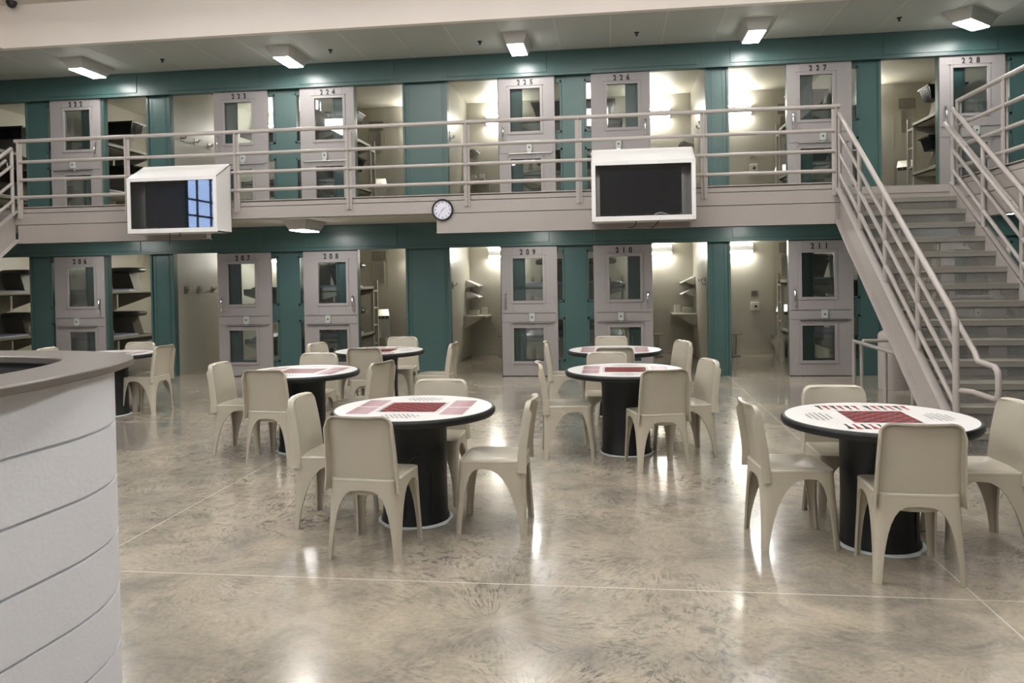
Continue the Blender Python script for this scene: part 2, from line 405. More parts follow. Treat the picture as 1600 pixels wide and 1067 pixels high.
for i, (x, n) in enumerate(((-7.27, 'doors 222 and 223'), (-4.41, 'door 224 and the opening of cell 224'), (-2.0, 'door 225, left of its light'), (.40, 'door 226'), (4.16, 'the opening of cell 228'))):
    t = tag(MB().lathe([(.035, ZC), (.035, ZC-.012), (.012, ZC-.02), (.012, ZC-.04), (.022, ZC-.045), (.022, ZC-.05)], x, 12.05, 12).build('sprinkler', DARK, smooth=True), 'small dark sprinkler head on the soffit near '+n, 'sprinkler', 'sprinkler heads on the soffit')
t = thing('dome_camera', 'black dome security camera on the high ceiling at the top left', 'camera', (-9.0, 10.9, ZH))
MB().lathe([(.075, 0), (.075, -.03), (.07, -.035)], n=24).build('mount', DARK, t, smooth=True)
MB().lathe([(.066, -.035), (.062, -.06), (.045, -.085), (.02, -.097), (.002, -.1)], n=24).build('dome', BLKP, t, smooth=True)

# ------------------------------------------------------------------ cell doors
def cell_door(c, lev):
    n = c['n'][lev]; x0, x1 = c['d']; z0 = .012 if lev == 0 else ZU+.012
    W_ = x1-x0; flip = c['s'] == 'R'
    lvl = 'lower' if lev == 0 else 'upper'
    t = thing('door_%d' % (2+len([o for o in bpy.data.objects if o.name.startswith('door_') and o.parent is None])),
              'grey steel sliding cell door numbered %s on the %s level' % (n, lvl), 'door', (x0, YD, z0), 0, 'sliding cell doors', 'structure')
    X = (lambda u: W_-u) if flip else (lambda u: u)
    wx = (.195, .195+.49); wz = ((.235, .785), (1.235, 1.93)); H = 2.12; T = .045
    b = MB()
    b.box(X(0), X(wx[0]), 0, T, 0, H).box(X(wx[1]), X(W_), 0, T, 0, H)
    b.box(X(wx[0]), X(wx[1]), 0, T, 0, wz[0][0]).box(X(wx[0]), X(wx[1]), 0, T, wz[0][1], wz[1][0]).box(X(wx[0]), X(wx[1]), 0, T, wz[1][1], H)
    b.build('leaf', LILAC, t, bevel=.003)
    for q in wz:
        f = MB(); e = .045
        for p0, p1, r0, r1 in ((wx[0]-e, wx[0], q[0]-e, q[1]+e), (wx[1], wx[1]+e, q[0]-e, q[1]+e), (wx[0], wx[1], q[0]-e, q[0]), (wx[0], wx[1], q[1], q[1]+e)):
            f.box(X(p0), X(p1), -.012, 0, r0, r1)
        f.box(X(wx[0]-.06), X(wx[1]+.06), -.02, 0, q[1]+e, q[1]+e+.012)
        o = f.build('window_trim', LILAC, t, bevel=.003)
        MB().box(X(wx[0]), X(wx[1]), .02, .026, q[0], q[1]).build('glass', GLASS, o)
    # food pass flap with its upper and lower bars
    p = MB().box(X(.02), X(W_-.03), -.008, 0, .885, 1.03).build('food_flap', LILAC, t, bevel=.002)
    MB().box(X(.02), X(W_-.05), -.02, 0, 1.035, 1.047).build('flap_rail', LILAC, t)
    MB().box(X(.16), X(W_-.06), -.028, 0, .868, .882).build('flap_hinge', STEEL, t)
    u = W_*.5+.04
    lk = MB().box(X(u-.045), X(u+.045), -.05, -.008, .90, 1.03).build('lock_box', GALV, t, bevel=.004)
    MB().box(X(u-.03), X(u+.03), -.045, -.01, .865, .90).build('latch', STEEL, lk)
    MB().lathe([(.014, 0), (.014, .004)], n=12).build('keyhole', DARK, lk).matrix_local = Matrix.Translation((X(u), -.05, .965)) @ Matrix.Rotation(PI/2, 4, 'X')
    hx = X(.08)
    MB().tube([(hx, 0, 1.10), (hx, -.035, 1.115), (hx, -.055, 1.16), (hx, -.06, 1.23), (hx, -.055, 1.30), (hx, -.035, 1.345), (hx, 0, 1.36)], .012, 8).lathe([(.022, 0), (.022, .008)], n=10).build('pull_handle', CHROME, t, smooth=True)
    nb = MB()
    text_mb(n, .128, nb, lambda v: (W_/2+v.x+(.02 if flip else -.02), -.003+v.z, 2.025+v.y), spacing=2.1, bold=.006, xs=.78)
    nb.build('door_number', INK, t)
for c in CELLS:
    if c['d']:
        for lev in (0, 1): cell_door(c, lev)

# ------------------------------------------------------------------ cell furniture
def cname(i, lev):
    n = CELLS[i]['n'][lev]
    if i == 0: return 'the leftmost %s cell' % ('lower' if lev == 0 else 'upper')
    return 'cell %s' % n
def bunk(s):
    # local: wall plane at x=0, bunk extends to s*0.80 ; y from 0 to 1.9 ; s=+1 extends right
    t = thing('bunk_bed', 'x', 'bunk bed')
    Wd, Ln = .80*s, 1.90
    for k, z in enumerate((.62, 1.50)):
        b = MB().box(0, Wd, 0, Ln, z-.07, z-.045)
        b.box(Wd-.03*s, Wd, 0, Ln, z-.07, z).box(0, Wd, 0, .03, z-.07, z).box(0, Wd, Ln-.03, Ln, z-.07, z)
        for y in (0.0, Ln-.012):
            b.prism([(0, z-.07), (Wd, z-.07), (Wd, z-.10), (0, z-.36)], 'y', y, y+.012)
        b.build('bed_pan', BUNK, t, bevel=.003)
        # slanted head rest box standing at the far end
        h = MB(); y0, y1 = Ln-.34, Ln-.06; zb, zt = z, z+.36
        a0, a1, c0, c1 = .13*s, .58*s, .02*s, .47*s
        h.hexa([(a0, y0, zb), (a1, y0, zb), (a1, y1, zb), (a0, y1, zb)], [(c0, y0, zt), (c1, y0, zt), (c1, y1, zt), (c0, y1, zt)])
        h.build('head_rest', PEDM, t)
    b = MB().box(Wd-.05*s, Wd, Ln-.05, Ln, 0, 1.43).box(Wd-.05*s, Wd, Ln+.22, Ln+.27, 0, 1.62).box(Wd-.05*s, Wd, Ln, Ln+.22, 1.39, 1.43)
    b.build('corner_post', BUNK, t)
    for z in (.35, .72, 1.06):
        MB().box(Wd-.045*s, Wd-.01*s, Ln, Ln+.22, z, z+.03).build('ladder_rung', BUNK, t)
    return t
def soft_box(mb, x0, x1, y0, y1, z0, z1, r=.03):
    # pillow like box: superellipse rings
    n = 24; cx, cy = (x0+x1)/2, (y0+y1)/2; hx, hy = abs(x1-x0)/2, abs(y1-y0)/2; rings = []
    H = z1-z0
    for k, (f, g) in enumerate(((.80, 0), (.96, .12), (1, .35), (1, .62), (.96, .86), (.80, 1), (.4, 1.04))):
        R = []
        for j in range(n):
            a = 2*PI*j/n; ca, sa = math.cos(a), math.sin(a)
            q = 1/((abs(ca)**6+abs(sa)**6)**(1/6))
            R.append((cx+hx*f*ca*q, cy+hy*f*sa*q, z0+H*g))
        rings.append(R)
    vs = [p for R in rings for p in R]; fs = []
    for i in range(len(rings)-1):
        for j in range(n): fs.append((i*n+j, i*n+(j+1) % n, (i+1)*n+(j+1) % n, (i+1)*n+j))
    fs += [tuple(range(n))[::-1], tuple(range(len(vs)-n, len(vs)))]
    return mb.add(vs, fs)
def crate_mb():
    b = MB(); a, l, A, Lh, h = .24, .17, .31, .22, .24; t = .012
    # four tapered walls, floor, rim and ribs
    def ring(f, z): return [(-(a+(A-a)*f), -(l+(Lh-l)*f), z), ((a+(A-a)*f), -(l+(Lh-l)*f), z), ((a+(A-a)*f), (l+(Lh-l)*f), z), (-(a+(A-a)*f), (l+(Lh-l)*f), z)]
    r0, r1 = ring(0, 0), ring(1, h); r3 = [(x*.95, y*.93, z) for x, y, z in r1]; r2_ = [(x*.94, y*.92, .012) for x, y, z in r0]
    b.add(r0+r1+r3+r2_, [(3, 2, 1, 0)]+[(i, (i+1) % 4, 4+(i+1) % 4, 4+i) for i in range(4)]+[(4+i, 4+(i+1) % 4, 8+(i+1) % 4, 8+i) for i in range(4)]+[(8+i, 8+(i+1) % 4, 12+(i+1) % 4, 12+i) for i in range(4)]+[(12, 13, 14, 15)])
    b.box(-A-.02, A+.02, -Lh-.02, -Lh+.004, h-.03, h).box(-A-.02, A+.02, Lh-.004, Lh+.02, h-.03, h)
    b.box(-A-.02, -A+.004, -Lh, Lh, h-.03, h).box(A-.004, A+.02, -Lh, Lh, h-.03, h)
    for k in range(6):
        y = -.15+k*.06
        for s in (-1, 1):
            b.hexa([(s*(a+.012), y, 0), (s*a, y, 0), (s*a, y+.012, 0), (s*(a+.012), y+.012, 0)], [(s*(A+.012), y, h-.02), (s*A, y, h-.02), (s*A, y+.012, h-.02), (s*(A+.012), y+.012, h-.02)])
    for k in range(8):
        x = -.2+k*.055
        b.hexa([(x, -l-.012, 0), (x+.012, -l-.012, 0), (x+.012, -l, 0), (x, -l, 0)], [(x*1.28, -Lh-.012, h-.02), (x*1.28+.012, -Lh-.012, h-.02), (x*1.28+.012, -Lh, h-.02), (x*1.28, -Lh, h-.02)])
    return b
BK = {1: bunk(1), -1: bunk(-1)}; used = {1: False, -1: False}
protos = {}
def put(key, make, loc, rz, label, group, cat):
    if key not in protos:
        o = make(); protos[key] = o; o.location = loc; o.rotation_euler = (0, 0, rz)
    else: o = dup(protos[key], loc, rz)
    o['label'] = label; o['group'] = group; o['category'] = cat
    return o
def mk_mattress():
    return soft_box(MB(), -.36, .36, -.75, .75, 0, .085).build('mattress', MATT, smooth=True, angle=60)
def mk_pillow():
    return soft_box(MB(), -.33, .33, -.2, .2, 0, .10).build('pillow', PILL, smooth=True, angle=60)
def mk_crate():
    return crate_mb().build('storage_crate', BLKP)
def mk_light():
    t = thing('wall_light', '', '')
    MB().prism([(0, 0), (-.10, .03), (-.11, .06), (-.11, .16), (-.10, .19), (0, .22)], 'x', -.34, .34).build('housing', WHITE, t)
    for za, zb in ((.012, .055), (.165, .208)):
        MB().prism([(-.06, za), (-.115, za+.006), (-.118, (za+zb)/2), (-.115, zb-.006), (-.06, zb)], 'x', -.33, .33).build('lens', E_CELL, t)
    return t
def mk_hook():
    t = thing('coat_hook', '', '')
    MB().box(0, .008, -.05, .05, -.065, .065).build('plate', HOOKM, t, bevel=.003)
    MB().tube([(.006, 0, .0), (.045, 0, -.01), (.07, 0, .015), (.075, 0, .045)], .014, 8).build('peg', CHROME, t, smooth=True)
    return t
def mk_desk(s):
    t = thing('wall_desk', '', '')
    MB().box(0, .46*s, -.75, 0, .83, .86).box(0, .46*s, -.02, 0, .70, .83).build('desk_top', CREAM, t)
    MB().prism([(0, .83), (.40*s, .83), (0, .60)], 'y', -.74, -.725).build('bracket', CREAM, t)
    return t
def mk_shelf(s):
    return MB().prism([(0, .10), (.01*s, .115), (.27*s, .0), (.27*s, -.018)], 'y', -.50, 0).prism([(0, .10), (.2*s, .02), (0, -.06)], 'y', -.50, -.49).prism([(0, .10), (.2*s, .02), (0, -.06)], 'y', -.012, 0).build('wall_shelf', WHITE)
def mk_stool():
    t = thing('stool', '', '')
    MB().lathe([(.13, .43), (.145, .44), (.145, .455), (.13, .46)], n=24).build('seat', STEEL, t, smooth=True)
    MB().lathe([(.03, 0.02), (.03, .43)], n=16).build('post', STEEL, t, smooth=True)
    MB().lathe([(.11, 0), (.11, .012), (.05, .03)], n=24).build('base_flange', STEEL, t, smooth=True)
    return t
def mk_toilet():
    t = thing('toilet', '', '')
    MB().box(-.15, .15, 0, .16, 0, .86).prism([(0, .86), (.16, .86), (.16, 1.0), (.10, 1.0)], 'x', -.15, .15).build('cabinet', STEEL, t, bevel=.006)
    MB().box(-.13, .13, -.004, .0, .80, .86).build('control_panel', DARK, t)
    for x in (-.04, .04): MB().lathe([(.012, 0), (.012, .012)], n=10).build('push_button', CHROME, t).matrix_local = Matrix.Translation((x, -.004, .83)) @ Matrix.Rotation(PI/2, 4, 'X')
    MB().lathe([(.09, 0), (.085, .10), (.11, .20), (.17, .29), (.20, .36), (.205, .43), (.185, .438), (.15, .40), (.08, .30), (.01, .27)], 0, -.20, 28, sy=1.3).build('bowl', STEEL, t, smooth=True)
    return t
def mk_mirror():
    t = thing('wall_mirror', '', '')
    n = 6; pts = []
    for cx, cz, a0 in ((.10, .18, 0), (-.10, .18, 90), (-.10, -.18, 180), (.10, -.18, 270)):
        for k in range(n+1): a = math.radians(a0+90*k/n); pts.append((cx+.045*math.cos(a), cz+.045*math.sin(a)))
    MB().prism(pts, 'y', -.012, 0).build('backing', BUNK, t)
    MB().prism([(x*.87, z*.92) for x, z in pts], 'y', -.016, -.012).build('mirror_plate', STEEL, t)
    return t
def mk_vent():
    b = MB().box(-.15, .15, -.006, 0, -.1, .1, 0)
    for k in range(9): b.box(-.135, .135, -.012, -.006, -.088+k*.02, -.078+k*.02, 1)
    return b.build('air_vent', [PEDM, BUNK])
def mk_plate():
    b = MB().box(-.065, .065, -.008, 0, -.06, .06, 0)
    for i in range(4):
        for j in range(4): b.box(-.045+i*.026, -.033+i*.026, -.010, -.008, -.042+j*.026, -.030+j*.026, 1)
    return b.build('intercom_plate', [STEEL, DARK])
def mk_box():
    t = thing('button_box', '', '')
    MB().box(-.08, .08, -.05, 0, -.085, .085).build('housing', WHITE, t, bevel=.008)
    MB().lathe([(.025, 0), (.025, .01), (.01, .018)], n=14).build('button', DARK, t).matrix_local = Matrix.Translation((.01, -.05, 0)) @ Matrix.Rotation(PI/2, 4, 'X')
    return t
def mk_carton():
    return MB().box(-.055, .055, -.04, .04, 0, .15).box(-.04, .04, -.041, -.04, .03, .12).build('tissue_box', WHITE, bevel=.006)
def mk_tray():
    return MB().box(-.10, .10, -.06, .06, 0, .10).box(-.105, .105, -.065, .065, .09, .105).box(-.03, .0, -.066, -.064, .02, .07).build('supply_box', mat('pale_green_plastic', (.50, .53, .44), .4), bevel=.005)

FURN = {  # what the photo shows in each cell
    2: 'hook', 4: 'hook desk stool box', 5: 'hook desk stool box', 6: 'toilet mirror vent plate stool', 3: 'toilet mirror vent', 7: 'toilet mirror vent'}
ordn = ('nearest the door', 'in the middle of the row', 'farthest from the door')
for i, c in enumerate(CELLS):
    x0, x1 = PART[i]+.06, PART[i+1]-.06; right_open = c['s'] == 'R'
    s = 1 if right_open else -1                 # direction the bunk extends from its wall
    wb = x0+.025 if right_open else x1-.025     # bunk wall
    wo = x1 if right_open else x0               # opening side wall
    mid = (x0+x1)/2
    for lev, z0 in ((0, 0.0), (1, ZU)):
        nm = cname(i, lev)
        if not used[s]: k = BK[s]; used[s] = True; k.location = (wb, 13.05, z0)
        else: k = dup(BK[s], (wb, 13.05, z0))
        k['label'] = 'two-tier grey steel wall bunk inside '+nm; k['group'] = 'steel bunks in the cells'
        for q, (z, tn) in enumerate(((.575, 'lower'), (1.455, 'upper'))):
            put('mattress', mk_mattress, (wb+s*.40, 13.05+.80, z0+z), 0, 'thin blue-grey mattress on the %s bunk of %s' % (tn, nm), 'mattresses in the cells', 'mattress')
            zz = z0+(.98 if q == 0 else 1.86)
            if lev == 0: put('pillow', mk_pillow, (wb+s*.345, 14.75, zz), 0, 'dark grey vinyl pillow on the %s head rest in %s' % (tn, nm), 'grey pillows in the lower cells', 'pillow')
            else: put('crate', mk_crate, (wb+s*.36, 14.75, zz), 0, 'black plastic storage crate on the %s head rest in %s' % (tn, nm), 'black crates in the upper cells', 'crate')
        lx = mid+s*.36
        put('light', mk_light, (lx, YB, z0+2.03), 0, 'white lit wall light on the rear wall of '+nm, 'cell wall lights', 'wall light')  # repeated in every cell; unseen and added for illumination in the leftmost ones
        fu = FURN.get(i, '')
        if 'hook' in fu:
            for q, y in enumerate((13.41, 13.86, 14.36) if i == 2 else (13.75, 14.1, 14.5)):
                put('hook', mk_hook, (wo, y, z0+1.50), 0 if not right_open else PI, 'steel coat hook on the side wall of %s, %s' % (nm, ordn[q]), 'coat hooks', 'hook')
        if 'desk' in fu:
            sd = -s
            put('desk%d' % -sd, lambda: mk_desk(-s), (wo, YB-.001, z0), 0, 'cream wall-mounted desk in the rear corner of '+nm, 'wall desks', 'desk')
            for q, z in enumerate((1.24, 1.47)):
                put('shelf%d' % s, lambda: mk_shelf(-s), (wo, YB-.001, z0+z), 0, 'slim cream wall shelf, the %s one above the desk in %s' % (('lower', 'upper')[q], nm), 'wall shelves', 'shelf')
            put('carton', mk_carton, (wo-s*.34, YB-.2, z0+.861), .1, 'upright white box on the desk in '+nm, 'white boxes on the desks', 'box')
            put('tray', mk_tray, (wo-s*.14, YB-.35, z0+.861), 0, 'low pale green box on the desk against the side wall in '+nm, 'pale boxes on the desks', 'box')
        if 'stool' in fu:
            put('stool', mk_stool, (mid+s*(.36 if i != 6 else .44), 15.85, z0), 0, 'round steel pedestal stool at the rear of '+nm, 'steel stools', 'stool')
        if 'toilet' in fu:
            tx = mid-s*.52
            put('toilet', mk_toilet, (tx, YB-.26, z0), s*.55, 'stainless steel toilet at the rear wall of '+nm, 'steel toilets', 'toilet')
            put('mirror', mk_mirror, (tx-s*.16, YB-.001, z0+1.78), 0, 'rounded grey wall mirror above the toilet in '+nm, 'wall mirrors', 'mirror')
        if 'vent' in fu:
            put('vent', mk_vent, (mid-s*.66, YB-.001, z0+2.13), 0, 'grey slotted air vent high on the rear wall of '+nm, 'air vents', 'vent')
        if 'plate' in fu:
            put('plate', mk_plate, (2.81, YB-.001, z0+1.22), 0, 'square perforated intercom plate on the rear wall of '+nm, 'intercom plates', 'intercom')
            put('bbox', mk_box, (2.815, YB-.001, z0+.965), 0, 'square white box with a dark button on the rear wall of '+nm, 'button boxes', 'switch')

# ------------------------------------------------------------------ guard rails of the walkway
RZ = (3.85, 3.53, 3.255, 2.99)
t = thing('guardrail', 'grey four-pipe guardrail along the front edge of the upper walkway', 'railing', (-3.03, YR-.03, ZU))
PX = (-9.03, -7.25, -5.51, -3.79, -2.05, -.46, 1.25, 2.97)
for k, z in enumerate(RZ):
    e = .06 if k == 0 else 0
    MB().tube([(-9.03-e+3.03, -.01, z-ZU), (2.97+e+3.03, -.01, z-ZU)], .029 if k == 0 else .025, 12).build('rail', RAIL, t, smooth=True)
for x in PX:
    b = MB().box(x+3.03-.045, x+3.03+.045, -.004, .006, 2.66-ZU, 3.85-ZU)
    b.box(x+3.03-.005, x+3.03+.005, -.05, -.004, 2.66-ZU, 3.84-ZU)
    b.build('post', RAIL, t)
t = thing('guardrail', 'grey guardrail of the right wing walkway running toward the camera above the stairs', 'railing', (XW+.01, 8, ZU))
for k, z in enumerate(RZ):
    MB().tube([(0, 3.0, z-ZU), (0, -8, z-ZU)], .029 if k == 0 else .025, 12).build('rail', RAIL, t, smooth=True)
for y in (3.0, 1.78, 0, -1.75, -3.5, -5.25):
    MB().box(-.005, .005, y-.05, y+.05, 2.66-ZU, 3.85-ZU).box(-.03, .03, y-.05, y-.042, 2.66-ZU, 3.85-ZU).build('post', RAIL, t)

# ------------------------------------------------------------------ stairs
def riser_mesh(w, h):
    b = MB(); nx = 2*int(w/.036); dx = w/nx; nz = 3; dz = h/nz
    for r in range(nz+1):
        pts = []
        for i in range(nx+1):
            z = r*dz+(dz/2 if i % 2 else -dz/2)*(1 if True else 1)
            pts.append((-w/2+i*dx, min(max(z, 0), h)))
        for i in range(nx):
            (xa, za), (xb, zb) = pts[i], pts[i+1]
            if abs(za-zb) < 1e-6: continue
            t = .0058
            b.add([(xa, -.002, za-t), (xb, -.002, zb-t), (xb, -.002, zb+t), (xa, -.002, za+t), (xa, .002, za-t), (xb, .002, zb-t), (xb, .002, zb+t), (xa, .002, za+t)],
                  [(0, 1, 2, 3), (7, 6, 5, 4), (0, 4, 5, 1), (3, 2, 6, 7)])
    # mirrored rows close the diamonds
        pts2 = [(x, min(max(r*dz+(-dz/2 if i % 2 else dz/2), 0), h)) for i, (x, _) in enumerate(pts)]
        for i in range(nx):
            (xa, za), (xb, zb) = pts2[i], pts2[i+1]
            if abs(za-zb) < 1e-6: continue
            t = .0058
            b.add([(xa, -.002, za-t), (xb, -.002, zb-t), (xb, -.002, zb+t), (xa, -.002, za+t), (xa, .002, za-t), (xb, .002, zb-t), (xb, .002, zb+t), (xa, .002, za+t)],
                  [(0, 1, 2, 3), (7, 6, 5, 4), (0, 4, 5, 1), (3, 2, 6, 7)])
    return b
def stairs():
    Y1 = 7.42; run = .26; rise = ZU/15; m = rise/run
    xa, xb = 3.03, 4.42; cx = (xa+xb)/2
    t = thing('staircase', 'grey steel staircase with mesh risers climbing to the upper level at the right', 'stairs', (cx, Y1, 0))
    hw = (xb-xa)/2
    top = YR-.01-Y1
    def st(y): return .06+rise+m*y          # stringer top height at local y
    for s in (-1, 1):
        pl = [(.03, 0), (.03, st(.03)), (top, st(top)), (top, st(top)-.47), (.32, 0)]
        xo = s*hw; xi = s*(hw-.012)
        b = MB().prism(pl, 'x', xi, xo)
        # outer flanges
        fl = s*.075
        b.prism([(.03, st(.03)), (top, st(top)), (top, st(top)-.016), (.03, st(.03)-.016)], 'x', xi, xo+fl)
        b.prism([(.32, 0), (top, st(top)-.47), (top, st(top)-.45), (.32, .02)], 'x', xi, xo+fl)
        b.box(xi, xo+fl, .02, .035, 0, st(.03))
        b.build('stringer', RAIL, t)
    iw = hw-.013
    rm = riser_mesh(2*iw, .125)
    rp = None
    for k in range(14):
        y = k*run; z = (k+1)*rise
        tr = MB().box(-iw, iw, y-.01, y+run+.01, z-.006, z, 0).box(-iw, iw, y-.02, y-.012, z-.055, z, 0).box(-iw, iw, y-.024, y+.006, z, z+.006, 1)
        tr.build('tread', [MESHM, NOSE], t)
    MB().box(-iw, iw, 14*run-.02, top, ZU-.10, ZU-.002).build('landing_nosing', RAIL, t)
    for k in range(15):
        y = k*run; z = k*rise
        if rp is None: rp = rm.build('riser_mesh', MESHM, t); o = rp
        else: o = rp.copy(); COL.objects.link(o); o.parent = t
        o.location = (0, y+.0, z+.006)
    ys = [top-.06, 2.70, 1.80, .86, .0]
    for s in (-1, 1):
        x = s*(hw+.015)
        base = [st(y) for y in ys]
        for q, y in enumerate(ys):
            h = 1.0-.02 if q else .95
            if q == 4: MB().tube([(x, y, .0+st(0)-.08), (x, y, st(y)+.90)], .029, 12).build('newel_post', RAIL, t, smooth=True)
            else: MB().tube([(x, y, st(y)-.05), (x, y, st(y)+h)], .027, 12).build('stair_post', RAIL, t, smooth=True)
        for q, dz in enumerate((1.0, .735, .47, .20)):
            z0_, z1_ = st(ys[4])+dz-.04, st(ys[0])+dz-.04
            lo = [(x, ys[4], z0_+.02)] if q else [(x, 0, st(0)+.88), (x, .006, st(0)+.93), (x, .03, st(0)+.97), (x, .08, z0_+.02+m*.08)]
            MB().tube(lo+[(x, ys[0], z1_+.02)], .029 if q == 0 else .023, 12).build('stair_rail', RAIL, t, smooth=True)
        xg = s*(hw-.085)
        dz = .80
        pts = [(xg, top-.06, st(top-.06)+dz)]+[(xg, -.13, st(-.13)+dz-.03), (xg, -.20, st(-.2)+dz-.055), (xg, -.28, st(-.2)+dz-.06), (xg, -.50, st(-.2)+dz-.07), (xg, -.545, st(-.2)+dz-.10), (xg, -.56, st(-.2)+dz-.15),
               (xg, -.56, .63), (xg, -.545, .58), (xg, -.50, .565), (xg, -.1, .565), (xg+s*.05, -.02, .565), (x, 0, .565)]
        MB().tube(pts, .024, 12).build('grab_rail', RAIL, t, smooth=True)
        for y in (.9, 2.0, 3.1):
            MB().tube([(xg, y, st(y)+dz-.01), (xg, y, st(y)+dz-.06), (x, y, st(y)+dz-.06)], .008, 8).build('rail_bracket', RAIL, t)
    return t
ST = stairs()
st2 = dup(ST, (-9.12-.695-.02, 7.42, 0), 0, 'grey steel staircase at the left edge with only its top rails in view')
# guard under the stairs
t = thing('stair_guard', 'low grey pipe guard around the space under the right staircase', 'railing', (3.6, 10.0, 0))
MB().tube([(-.42, .98, 0), (-.42, .98, .66), (-.41, .95, .70), (-.44, .90, .71), (-.48, -1.25, .71)], .023, 10).build('guard_rail', RAIL, t, smooth=True)
MB().tube([(-.33, .96, 0), (-.33, .96, .66), (-.30, .96, .71), (.80, .96, .71), (.84, .96, .66), (.84, .96, 0)], .023, 10).build('guard_rail', RAIL, t, smooth=True)
for y in (-.35, -1.2): MB().tube([(-.455, y, 0), (-.455, y, .70)], .023, 10).build('guard_post', RAIL, t, smooth=True)
t = thing('support_column', 'round grey steel column with a thick collar at its foot behind the stairs', 'column', (3.84, 11.45, 0))
MB().lathe([(.10, .80), (.10, 2.57)], n=28).build('shaft', RAIL, t, smooth=True)
MB().lathe([(.20, 0), (.20, .74), (.185, .78), (.12, .82)], n=32).build('collar', RAIL, t, smooth=True)

# ------------------------------------------------------------------ televisions
def tv_box(x0, x1, label, off):
    YT = 10.55; D = .42
    t = thing('television_cabinet', 'white steel wall cabinet with a clear front around the '+label, 'cabinet', ((x0+x1)/2, YT, 2.36), 0, 'television cabinets')
    w = (x1-x0)/2; h = .80; hb = 1.02; e = .055
    b = MB().box(-w, w, 0, D, 0, .015).box(-w, w, D-.01, D, 0, hb)
    for s in (-1, 1): b.prism([(0, 0), (D, 0), (D, hb), (0, h)], 'x', s*w, s*(w-.012))
    b.hexa([(-w, 0, h-.012), (w, 0, h-.012), (w, D, hb-.012), (-w, D, hb-.012)], [(-w, 0, h), (w, 0, h), (w, D, hb), (-w, D, hb)])
    b.build('shell', WHITE, t)
    MB().box(-w+.013, w-.013, D-.02, D-.011, .016, hb-.1).box(-w+.013, -w+.02, .02, D-.02, .016, h-.02).box(w-.02, w-.013, .02, D-.02, .016, h-.02).build('steel_lining', STEEL, t)
    f = MB()
    for p in ((-w, -w+e, 0, h), (w-e, w, 0, h), (-w+e, w-e, 0, e+.01), (-w+e, w-e, h-e, h)): f.box(p[0], p[1], -.015, 0, p[2], p[3])
    fr = f.build('front_frame', WHITE, t, bevel=.003)
    sc = MB()
    for px, pz in [(a*(w-.027), z) for a in (-1, -.33, .33, 1) for z in (.03, h-.027)]+[(a*(w-.027), h/2) for a in (-1, 1)]:
        sc.lathe([(.006, 0), (.006, .003)], n=8)
        for q in range(len(sc.v)-16, len(sc.v)): x, y, z = sc.v[q]; sc.v[q] = (px+x, -.015-z, pz+y)
    sc.build('screws', STEEL, fr)
    MB().box(-w+e-.01, w-e+.01, .004, .008, e, h-e+.01).build('clear_front', PLEXI, t)
    tv = thing('television', 'black flat screen television inside the '+('left' if x0 < -3 else 'right')+' white wall cabinet', 'television', ((x0+x1)/2+off, YT+.16, 2.376), 0, 'televisions')
    sw = .545
    MB().box(-sw, sw, 0, .05, .075, .69).build('body', BLKP, tv, bevel=.004)
    MB().box(-sw+.008, sw-.008, -.002, 0, .09, .682).build('screen', SCREEN, tv)
    for s in (-1, 1): MB().tube([(s*.34, .03, .08), (s*.40, -.06, .003)], .008, 6).tube([(s*.34, .03, .08), (s*.40, .10, .003)], .008, 6).build('stand_foot', BLKP, tv)
    MB().box(sw-.03, sw-.01, -.003, -.002, .079, .085).build('brand_mark', WHITE, tv)
    return t
tv_box(-6.96, -5.585, 'left television', .03)
tv_box(-.275, 1.09, 'right television', -.03)
def cable(pts, r, m, label, cat='cable', grp=None):
    o = MB().tube(pts, r, 7).build('power_cable', m, smooth=True); tag(o, label, cat, grp)
cable([(.32, 10.62, 2.375), (.30, 10.60, 2.30), (.25, 10.60, 2.27), (.20, 10.60, 2.285)], .006, BLKP, 'short black hooked cable below the right television cabinet', grp='cables below the cabinets')
cable([(.62, 10.62, 2.375), (.58, 10.61, 2.32), (.53, 10.61, 2.27), (.50, 10.61, 2.275)], .006, BLKP, 'short black slanting cable below the right television cabinet', grp='cables below the cabinets')
cable([(-6.36, 10.62, 2.375), (-6.35, 10.60, 2.28), (-6.36, 10.60, 2.20)], .006, BLKP, 'longer black cable hanging below the left television cabinet', grp='cables below the cabinets')
cable([(-6.20, 10.62, 2.375), (-6.20, 10.61, 2.30)], .006, BLKP, 'very short black cable stub below the left television cabinet', grp='cables below the cabinets')
o = MB().tube([(.52, 10.62, 2.385), (.57, 10.63, 2.45), (.64, 10.63, 2.465), (.72, 10.62, 2.44), (.80, 10.61, 2.40), (.86, 10.60, 2.39)], .012, 8).build('coiled_cable', WHITE, smooth=True)
tag(o, 'thick white cable looped under the screen in the right television cabinet', 'cable')
o = MB().tube([(.30, 10.66, 2.386), (.34, 10.65, 2.43), (.42, 10.65, 2.435), (.44, 10.66, 2.40)], .006, 7).build('power_cable', BLKP, smooth=True)
tag(o, 'thin black cable arching under the screen in the right television cabinet', 'cable')
o = MB().box(-.03, .03, 0, .05, 0, .03).build('infrared_puck', BLKP); o.location = (-6.22, 10.63, 2.40-.024); tag(o, 'small black puck below the screen in the left television cabinet', 'device')

